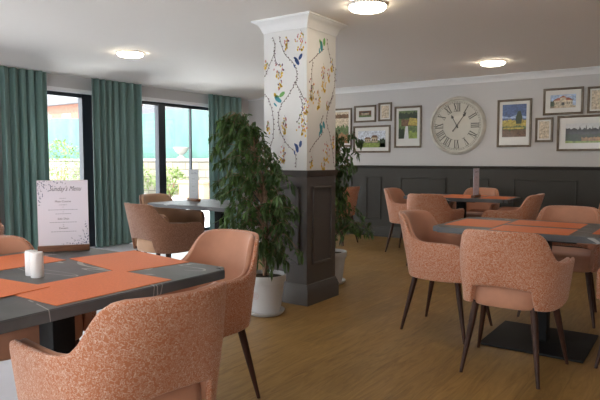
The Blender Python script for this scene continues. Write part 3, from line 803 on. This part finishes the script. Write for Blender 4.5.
def house(sh, u, v, w, h, lay, wall='art_stone', roof='art_brown'):
    sh(wall, rect(u, v, u + w, v + h), lay); sh(roof, [(u - .02, v + h), (u + w + .02, v + h), (u + w * .8, v + h * 1.45), (u + w * .2, v + h * 1.45)], lay + 1)
    k = 0
    n = max(2, int(w / .07))
    for i in range(n): sh('art_black', rect(u + w * (i + .3) / n, v + h * .3, u + w * (i + .65) / n, v + h * .7), lay + 2)
def art1(sh):
    sh('art_cream', rect(0, 0, 1, 1), 0); bumpy(sh, 'art_green', .55, .06, 1, 1); bumpy(sh, 'art_rust', .30, .05, 2, 2)
    bumpy(sh, 'art_brown', .92, .03, 3, 3, base=.8); sh('art_dark_green', [(.1, .3), (.3, .3), (.28, .8), (.12, .85)], 4)
def art2(sh):
    sh('art_brown', rect(0, 0, 1, 1), 0); house(sh, .2, .3, .6, .35, 1, 'art_stone', 'art_black'); bumpy(sh, 'art_green', .28, .05, 4, 5)
def art_sketch(sh):
    sh('art_cream', rect(0, 0, 1, 1), 0); r = random.Random(6)
    for k in range(12):
        x, y = r.uniform(.3, .7), r.uniform(.2, .85); a = r.uniform(0, 3); d = .05; sh('art_stone' if k % 2 else 'art_brown', [(x, y), (x + .08 * math.cos(a), y + d * math.sin(a)), (x + .1 * math.cos(a + .5), y + d * math.sin(a + .5))], 1 + k * .1)
def art4(sh):
    sh('art_cloud', rect(0, 0, 1, 1), 0); bumpy(sh, 'art_green', .42, .05, 1, 7); house(sh, .25, .30, .22, .22, 2); house(sh, .50, .30, .22, .30, 5); bumpy(sh, 'art_lawn', .26, .02, 9, 8)
    bumpy(sh, 'art_dark_green', .5, .06, 9, 9, 8, .0, .2); bumpy(sh, 'art_dark_green', .5, .08, 9, 10, 8, .8, 1.)
def art5(sh):
    sh('art_green', rect(0, 0, 1, 1), 0); bumpy(sh, 'art_dark_green', .92, .05, 1, 11, 20, 0, 1, .72); bumpy(sh, 'art_brown', .70, .03, 2, 12, 12, .15, 1, .45); sh('art_yellow', [(.5, .48), (1, .45), (1, .7), (.6, .75)], 3)
    sh('art_white', [(.3, 0), (.55, 0), (.5, .45), (.38, .45)], 4); bumpy(sh, 'art_lawn', .25, .06, 5, 13, 10, .55, 1); bumpy(sh, 'art_dark_green', .35, .06, 5, 14, 8, 0, .3)
def art6(sh):
    sh('art_dark_sky', rect(0, 0, 1, 1), 0); sh('art_sky', [(0, .58), (1, .55), (1, .62), (.6, .68), (.3, .60), (0, .66)], 1); bumpy(sh, 'art_yellow', .52, .03, 2, 15); bumpy(sh, 'art_green', .33, .03, 3, 16)
    sh('art_dark_green', [(.58, .4), (.80, .4), (.84, .6), (.76, .8), (.64, .78), (.56, .58)], 4); bumpy(sh, 'art_brown', .22, .04, 5, 17); sh('art_yellow', rect(.05, .24, .9, .29), 6)
def art8(sh):
    sh('art_sky', rect(0, 0, 1, 1), 0); house(sh, .12, .15, .76, .42, 1, 'art_cream', 'art_red'); sh('art_cream', rect(.38, .15, .62, .78), 4); sh('art_red', [(.35, .78), (.65, .78), (.5, .93)], 4.3); sh('art_black', rect(.44, .2, .56, .42), 4.6); bumpy(sh, 'art_dark_green', .55, .1, 5, 18, 6, 0, .14); bumpy(sh, 'art_stone', .16, .02, 5, 19); sh('art_cloud', [(.3, .8), (.9, .85), (.8, .95), (.4, .92)], 1)
def art10(sh):
    sh('art_white', rect(0, 0, 1, 1), 0); bumpy(sh, 'art_black', .72, .06, 1, 20, 40); bumpy(sh, 'art_dark_green', .44, .04, 2, 21, 30); bumpy(sh, 'art_rust', .28, .03, 3, 22, 20, .3, .9); bumpy(sh, 'art_lawn', .10, .01, 4, 23)
    for k in range(6): u = .25 + .12 * k; sh('art_black', [(u, .68), (u + .03, .68), (u + .015, .88 + .04 * math.sin(k * 2))], 5)
picture(-5.10, 1.415, -4.625, 2.035, 'tall framed picture partly hidden by the pillar and plant', art1, mount=.03)
picture(-4.578, 1.795, -4.19, 2.06, 'small landscape-format framed picture, uppermost left of the group near the pillar', art2, mount=.055)
picture(-4.145, 1.80, -3.92, 2.085, 'small upright framed sketch between the pillar and the clock', art_sketch, mount=.02)
picture(-4.59, 1.315, -3.94, 1.74, 'wide framed landscape below the two small pictures near the pillar', art4, mount=.055)
picture(-3.87, 1.385, -3.43, 2.01, 'tall framed woodland picture just left of the wall clock', art5, mount=(.04, .04, .11, .04))
picture(-2.32, 1.375, -1.87, 2.02, 'tall framed picture of dark sky and fields right of the clock', art6, mount=(.04, .04, .11, .04))
picture(-1.82, 1.435, -1.60, 1.757, 'small upright framed sketch right of the dark sky picture', art_sketch, mount=.02)
picture(-1.73, 1.785, -1.25, 2.13, 'framed picture of a cream house with red roof, upper right', art8, mount=.06)
picture(-1.205, 1.787, -.90, 2.12, 'framed sketch cut off by the right edge, topmost', art_sketch, mount=.02)
picture(-1.55, 1.315, -.72, 1.77, 'widest framed picture with dark treeline, cut off at the right edge', art10, mount=.075)

# ------------------------------------------------------------------ wall clock
ck = empty('wall_clock', 'large round cream wall clock with black roman numerals', 'clock', (-2.885, YB, 1.69))
RO = .415
def yl(prof, seg=64):
    bm = BM(); lathe(bm, prof, seg)
    for v in bm.verts: v.co = Vector((v.co.x, -v.co.z, v.co.y))
    return bm
link('rim', yl([(0, .001), (RO, .001), (RO, .016), (RO - .006, .026), (RO - .030, .046), (RO - .040, .048), (RO - .048, .038), (RO - .050, .020), (0, .020)]), 'clock_rim', ck)
link('dial', yl([(0, .0201), (RO - .050, .0201), (RO - .050, .026), (0, .026)]), 'clock_face', ck)
bm = BM(); rr = .245
def glyph(strokes, ang):
    for cx_, half, w0, w1 in strokes: pass
def seg2(bm, ang, x0, r0, x1, r1, w, y=-.0268):
    # stroke from (x0,r0) to (x1,r1) in the numeral's frame, r measured from centre
    a = -ang
    def T(x, r): return Vector((x * math.cos(a) - r * math.sin(a), y, x * math.sin(a) + r * math.cos(a)))
    d = Vector((x1 - x0, r1 - r0)); n = Vector((-d.y, d.x)).normalized() * w / 2
    f = bm.faces.new([bm.verts.new(T(x0 + n.x, r0 + n.y)), bm.verts.new(T(x1 + n.x, r1 + n.y)), bm.verts.new(T(x1 - n.x, r1 - n.y)), bm.verts.new(T(x0 - n.x, r0 - n.y))])
NUM = ['XII', 'I', 'II', 'III', 'IV', 'V', 'VI', 'VII', 'VIII', 'IX', 'X', 'XI']
RI, RU = .205, .318
for k, s in enumerate(NUM):
    ang = k * PI / 6; wd = {'I': .026, 'V': .050, 'X': .050}; tot = sum(wd[c] for c in s); x = -tot / 2
    for c in s:
        w = wd[c]; a, b = x + .006, x + w - .006; m = (a + b) / 2
        if c == 'I': seg2(bm, ang, m, RI, m, RU, .013)
        if c == 'V': seg2(bm, ang, a, RU, m, RI, .013); seg2(bm, ang, b, RU, m, RI, .005)
        if c == 'X': seg2(bm, ang, a, RU, b, RI, .013); seg2(bm, ang, b, RU, a, RI, .005)
        x += w
    seg2(bm, ang, -tot / 2, RU, tot / 2, RU, .005); seg2(bm, ang, -tot / 2, RI, tot / 2, RI, .005)
for k in range(60):
    a = k * PI / 30; seg2(bm, a, 0, .330, 0, .345, .006 if k % 5 == 0 else .003)
for k in range(90):
    a0, a1 = k * 2 * PI / 90, (k + 1) * 2 * PI / 90
    for r_, w_ in ((.3285, .0015), (.3465, .0015)):
        f = bm.faces.new([bm.verts.new((math.sin(q) * r, -.0268, math.cos(q) * r)) for q, r in ((a0, r_ - w_), (a0, r_ + w_), (a1, r_ + w_), (a1, r_ - w_))])
NOFIX[0] = True; link('numerals', bm, 'clock_ink', ck, smooth=False); NOFIX[0] = False
def hand(ang, L, tail, name):
    bm = BM(); y = -.034
    def Q(x, r): a = -ang; return (x * math.cos(a) - r * math.sin(a), x * math.sin(a) + r * math.cos(a))
    def pl(pts): prism(bm, [Q(*p) for p in pts], y, y + .002)
    pl([(-.006, -tail), (.006, -tail), (.005, L * .8), (-.005, L * .8)]); pl([(0, L * .66), (.022, L * .76), (0, L), (-.022, L * .76)])
    pl([(.012 * math.cos(t * PI / 4), -tail + .012 * math.sin(t * PI / 4)) for t in range(8)])
    link(name, bm, 'clock_ink', ck, smooth=False)
hand(math.radians(332), .175, .03, 'hour_hand'); hand(math.radians(36), .235, .09, 'minute_hand')
bm = yl([(0, .036), (.014, .036), (.014, .026)], 20); link('hub', bm, 'clock_ink', ck)

# ------------------------------------------------------------------ potted figs
def pot(name_root, s=1.0):
    bm = BM(); lathe(bm, [(0, .02), (.112 * s, .02), (.117 * s, .024), (.148 * s, .255), (.156 * s, .257), (.159 * s, .264), (.163 * s, .306), (.161 * s, .314), (.153 * s, .314), (.149 * s, .304), (.147 * s, .282), (0, .282)], 48)
    p = link('pot', bm, 'pot_white', name_root)
    bm = BM(); lathe(bm, [(0, 0), (.125 * s, 0), (.142 * s, .012), (.152 * s, .03), (.150 * s, .034), (.145 * s, .032), (.132 * s, .018), (0, .016)], 48)
    link('saucer', bm, 'pot_white', name_root)
    bm = BM(); lathe(bm, [(0, .293), (.07 * s, .296), (.140 * s, .287), (.1455 * s, .284)], 30); link('soil', bm, 'soil', name_root)
    return p
def add_leaf(bm, p, d, up, L, w, mi):
    d = d.normalized(); side = d.cross(up)
    if side.length < 1e-3: side = Vector((1, 0, 0))
    side.normalize(); n = side.cross(d)
    dr = Vector((0, 0, -1))
    a = bm.verts.new(p); 
    m1 = p + d * L * .35; m2 = p + (d * .72 + dr * .06) * L; tip = p + (d + dr * .16) * L
    l1 = bm.verts.new(m1 + side * w * .5 - n * w * .12); r1 = bm.verts.new(m1 - side * w * .5 - n * w * .12); c1 = bm.verts.new(m1)
    l2 = bm.verts.new(m2 + side * w * .36 - n * w * .1); r2 = bm.verts.new(m2 - side * w * .36 - n * w * .1); c2 = bm.verts.new(m2); t = bm.verts.new(tip)
    for f in ((a, c1, l1), (a, r1, c1), (c1, c2, l2, l1), (c1, r1, r2, c2), (c2, t, l2), (c2, r2, t)): bm.faces.new(f).material_index = mi
def fig(loc, label, seed, prof, nstem, lean, s=1.0, droop=1.0, ymin=-9):
    """prof: list of (z, radius, cx, cy) crown envelope"""
    r = random.Random(seed); e = empty('potted_fig', label, 'plant', loc, 0, 'potted figs beside the pillar'); p = pot(e, s)
    bt = BM(); bl = BM(); bs = BM()
    def env(z):
        for a, b in zip(prof, prof[1:]):
            if z <= b[0]:
                t = (z - a[0]) / (b[0] - a[0]); return [a[k] + (b[k] - a[k]) * t for k in (1, 2, 3)]
        return list(prof[-1][1:])
    zt = prof[-1][0]
    for k in range(3):
        ph = k * 2 * PI / 3; pts = []; rd = []
        for i in range(15):
            z = .30 + (zt - .15 - .30) * i / 14; c = env(z); f = max(0, (z - .6) / zt)
            pts.append((c[1] * f + .018 * math.cos(ph + z * 9), c[2] * f + .018 * math.sin(ph + z * 9), z)); rd.append(.014 * (1 - .6 * i / 14))
        tube(bt, pts, rd, 6)
    for k in range(nstem):
        z = prof[0][0] + (zt - prof[0][0]) * (r.random() ** .9); R_, cx, cy = env(z)
        a = r.uniform(0, 2 * PI); rad = R_ * math.sqrt(r.uniform(.12, 1)); end = Vector((cx + rad * math.cos(a), cy + rad * math.sin(a), z))
        z0 = min(zt - .2, max(.42, z - r.uniform(-.05, .30))) ; c0 = env(z0); f = max(0, (z0 - .6) / zt); st = Vector((c0[1] * f, c0[2] * f, z0))
        mid = st.lerp(end, .55) + Vector((0, 0, .06 + .10 * r.random() * droop))
        pts = [Vector(q) for q in smoothline([tuple(st), tuple(mid), tuple(end)], 6)]
        tube(bs, pts, [.0035 * (1 - .7 * i / (len(pts) - 1)) for i in range(len(pts))], 4)
        dirv = (pts[-1] - pts[-3]).normalized()
        for i in range(4, len(pts)):
            for sgn in (-1, 1):
                d = dirv * .45 + Vector((r.uniform(-.9, .9), r.uniform(-.9, .9), r.uniform(-.9, .35) * droop)); pp = pts[i] + Vector((r.uniform(-.015, .015),) * 3)
                add_leaf(bl, pp, d, Vector((r.uniform(-.3, .3), r.uniform(-.3, .3), 1)), r.uniform(.040, .066), r.uniform(.019, .028), 0 if r.random() < .8 else 1)
        for q in range(3):
            d = Vector((r.uniform(-.5, .5), r.uniform(-.5, .5), -1 * droop)); add_leaf(bl, end, d + dirv * .4, Vector((r.uniform(-1, 1), r.uniform(-1, 1), .5)), r.uniform(.06, .09), r.uniform(.02, .03), 0 if r.random() < .8 else 1)
    # leaves stay out of the pillar
    for v in bl.verts:
        x, y = v.co.x + loc[0], v.co.y + loc[1]
        if PX0 - .03 < x < PX1 + .03 and PY0 - .03 < y < PY1 + .03:
            if loc[1] < PY0: v.co.y = PY0 - .035 - loc[1]
            else: v.co.y = PY1 + .035 - loc[1]
    link('trunk', bt, 'bark', e)
    NOFIX[0] = True; link('foliage', bl, ['leaf_dark', 'leaf_mid'], e, smooth=False); NOFIX[0] = False
    link('twigs', bs, 'bark', e)
    return e, p
e1, p1 = fig((-2.755, 3.455, 0), 'tall weeping fig in a white pot left of the patterned pillar', 7,
    [(.38, .22, .08, .0), (.55, .31, .02, -.04), (.8, .33, -.03, -.06), (1.0, .33, -.08, -.07), (1.18, .29, -.12, -.09), (1.30, .24, -.12, -.12), (1.42, .17, -.18, -.15), (1.52, .07, -.22, -.17)], 185, 0)
# round crest printed on the pot
bm = BM()
for k in range(24):
    a0, a1 = 2 * PI * k / 24, 2 * PI * (k + 1) / 24
    bm.faces.new([bm.verts.new((math.cos(q) * rr_, 0, math.sin(q) * rr_)) for q, rr_ in ((a0, .027), (a0, .031), (a1, .031), (a1, .027))])
for x in (-.014, -.005, .005, .014): bm.faces.new([bm.verts.new(q) for q in ((x - .002, 0, -.016), (x + .002, 0, -.016), (x + .002, 0, .012), (x - .002, 0, .012))])
bm.faces.new([bm.verts.new(q) for q in ((-.02, 0, .012), (.02, 0, .012), (.0, 0, .022))]); bm.faces.new([bm.verts.new(q) for q in ((-.02, 0, -.019), (.02, 0, -.019), (.02, 0, -.015), (-.02, 0, -.015))])
th0 = math.atan2(-3.47, 2.735) - math.radians(35); dirc = Vector((math.cos(th0), math.sin(th0), 0))
rp = .1365
Mx = Matrix.Translation(dirc * (rp + .0) + Vector((0, 0, .165))) @ Matrix.Rotation(th0 + PI / 2, 4, 'Z') @ Matrix.Rotation(math.radians(7.5), 4, 'X')
for v in bm.verts:
    x = v.co.x; v.co = Mx @ Vector((x, -.0015 + (x * x) / (2 * rp), v.co.z))
NOFIX[0] = True; link('crest', bm, 'emblem_pink', p1, smooth=False); NOFIX[0] = False
fig((-2.93, 4.69, 0), 'weeping fig in a white pot behind the pillar, right side', 11,
    [(.44, .28, .18, .12), (.58, .24, .14, .08), (.75, .13, .06, .05), (1.0, .12, .04, .05), (1.25, .24, .12, .05), (1.38, .18, .10, .05), (1.46, .08, .05, .0)], 85, 0, 1.0)
# spider-like low shoots on the floor behind
# ------------------------------------------------------------------ outdoors
bm = BM(); box(bm, -60, -20, -.25, XW - .3, 45, -.14); box(bm, XW - .3, -20, -.25, 12, YF - .12, -.14); struct('ground', bm, 'paving', smooth=False)
YG = 15.0
bm = BM(); box(bm, -34, YG, -.14, -7.4, YG + .35, 1.15); tag(link('garden_wall', bm, 'garden_stone', smooth=False), 'stone block garden wall outside the windows', 'wall')
bm = BM(); box(bm, -34, YG - .04, 1.15, -7.4, YG + .39, 1.25, bev=.01, seg=1); tag(link('wall_coping', bm, 'garden_coping', smooth=False), 'pale flat coping stones on top of the garden wall', 'coping')
# netting fence
fe = empty('netting_fence', 'tall fence of pale green netting on posts beyond the garden wall', 'fence', (-20, YG + .9, -.14))
bm = BM(); N = 120; 
vs0 = []
for i in range(N + 1):
    x = -15 + 28 * i / N; y = .05 * math.sin(i * .9) + .02 * math.sin(i * 2.3)
    vs0.append((x, y, 3.30 + .05 * math.sin(i * .35)))
for th in (0, .02):
    pass
A = [[bm.verts.new((x, y + t, z)) for x, y, zz in vs0 for z in (zz,)] for t in (0, .02)]; B = [[bm.verts.new((x, y + t, 0)) for x, y, zz in vs0] for t in (0, .02)]
for i in range(N):
    bm.faces.new((A[0][i], A[0][i + 1], B[0][i + 1], B[0][i])); bm.faces.new((A[1][i], B[1][i], B[1][i + 1], A[1][i + 1])); bm.faces.new((A[0][i], A[1][i], A[1][i + 1], A[0][i + 1]))
link('netting', bm, 'green_netting', fe)
for i in range(11):
    bm = BM(); box(bm, -14.6 + i * 2.7, .08, 0, -14.53 + i * 2.7, .15, 3.7); link('post', bm, 'garden_coping', fe, smooth=False)
# urn
u = empty('garden_urn', 'pale stone urn standing on the garden wall', 'urn', (-16.15, YG + .17, 1.25))
bm = BM(); lathe(bm, [(0, 0), (.22, 0), (.22, .07), (.10, .12), (.09, .18), (.16, .22), (.30, .34), (.36, .46), (.40, .50), (.40, .54), (.34, .54), (.28, .42), (0, .40)], 28); link('bowl', bm, 'urn_stone', u); u.scale = (.75, .75, .8)
# planter and shrubs
def shrub(x, y, h, w, label, seed, n=700):
    r = random.Random(seed); bm = BM()
    for k in range(n):
        a = r.uniform(0, 2 * PI); b = math.acos(r.uniform(-1, 1)); q = r.uniform(.5, 1) ** .5; p = Vector((math.cos(a) * math.sin(b) * w * q, math.sin(a) * math.sin(b) * w * q, h * .55 + math.cos(b) * h * .5 * q))
        if p.z < .02: p.z = .02
        add_leaf(bm, p, Vector((p.x, p.y, r.uniform(-.3, .6))) + Vector((r.uniform(-.4, .4), r.uniform(-.4, .4), 0)), Vector((0, 0, 1)), r.uniform(.10, .18), .07, 0)
    e = empty('garden_shrub', label, 'shrub', (x, y, -.14), 0, 'shrubs by the garden wall')
    NOFIX[0] = True; link('foliage', bm, 'leaf_out', e, smooth=False); NOFIX[0] = False
    bm = BM()
    for k in range(5):
        a = k * 1.25; tube(bm, [(0.03 * math.cos(a), .03 * math.sin(a), 0), (w * .3 * math.cos(a), w * .3 * math.sin(a), h * .5)], .02, 5)
    link('stems', bm, 'bark', e)
shrub(-17.6, YG - .9, 1.15, .7, 'yellow-green garden shrub left of the dark window post', 1)
shrub(-15.6, YG - .9, 1.05, .6, 'yellow-green garden shrub right of the dark window post', 2)
shrub(-21.9, YG - 1.2, 2.1, .95, 'bright garden shrub seen through the left window above the menu', 3, 1000)
pe = empty('clay_planter', 'orange clay planter trough on the terrace by the garden wall', 'planter', (-14.2, YG - 1.0, -.14))
bm = BM(); box(bm, -.6, -.25, 0, .6, .25, .62, bev=.03); box(bm, -.64, -.29, .54, .64, .29, .64, bev=.02); link('trough', bm, 'planter_clay', pe)
# house with scaffold beyond
h = empty('brick_house', 'red brick house with slate roof beyond the netting fence', 'house', (-40, 30, -.14))
bm = BM(); box(bm, -7, -4, 0, 7, 4, 5.6); link('walls', bm, 'house_brick', h, smooth=False)
bm = BM(); prism(bm, [(-7.5, 5.6), (7.5, 5.6), (5.5, 8.5), (-5.5, 8.5)], -4.4, 4.4); link('roof', bm, 'roof_slate', h, smooth=False)
for i in range(5):
    for z in (1.0, 3.6): bm = BM(); box(bm, -6 + i * 2.6, -4.06, z, -4.9 + i * 2.6, -3.98, z + 1.3); link('window', bm, 'house_render', h, smooth=False)
for i in range(5):
    bm = BM(); box(bm, 7.02, -3.3 + i * 1.5, 3.6, 7.08, -2.5 + i * 1.5, 4.9); link('window', bm, 'house_render', h, smooth=False)
h2 = empty('grey_house', 'pale grey roofed house beyond the netting at the right window', 'house', (-27, 27, -.14))
bm = BM(); box(bm, -3, -3, 0, 3, 3, 4.0); link('walls', bm, 'house_render', h2, smooth=False)
bm = BM(); prism(bm, [(-3.3, 4.0), (3.3, 4.0), (0, 5.4)], -3.3, 3.3); link('roof', bm, 'roof_slate', h2, smooth=False)
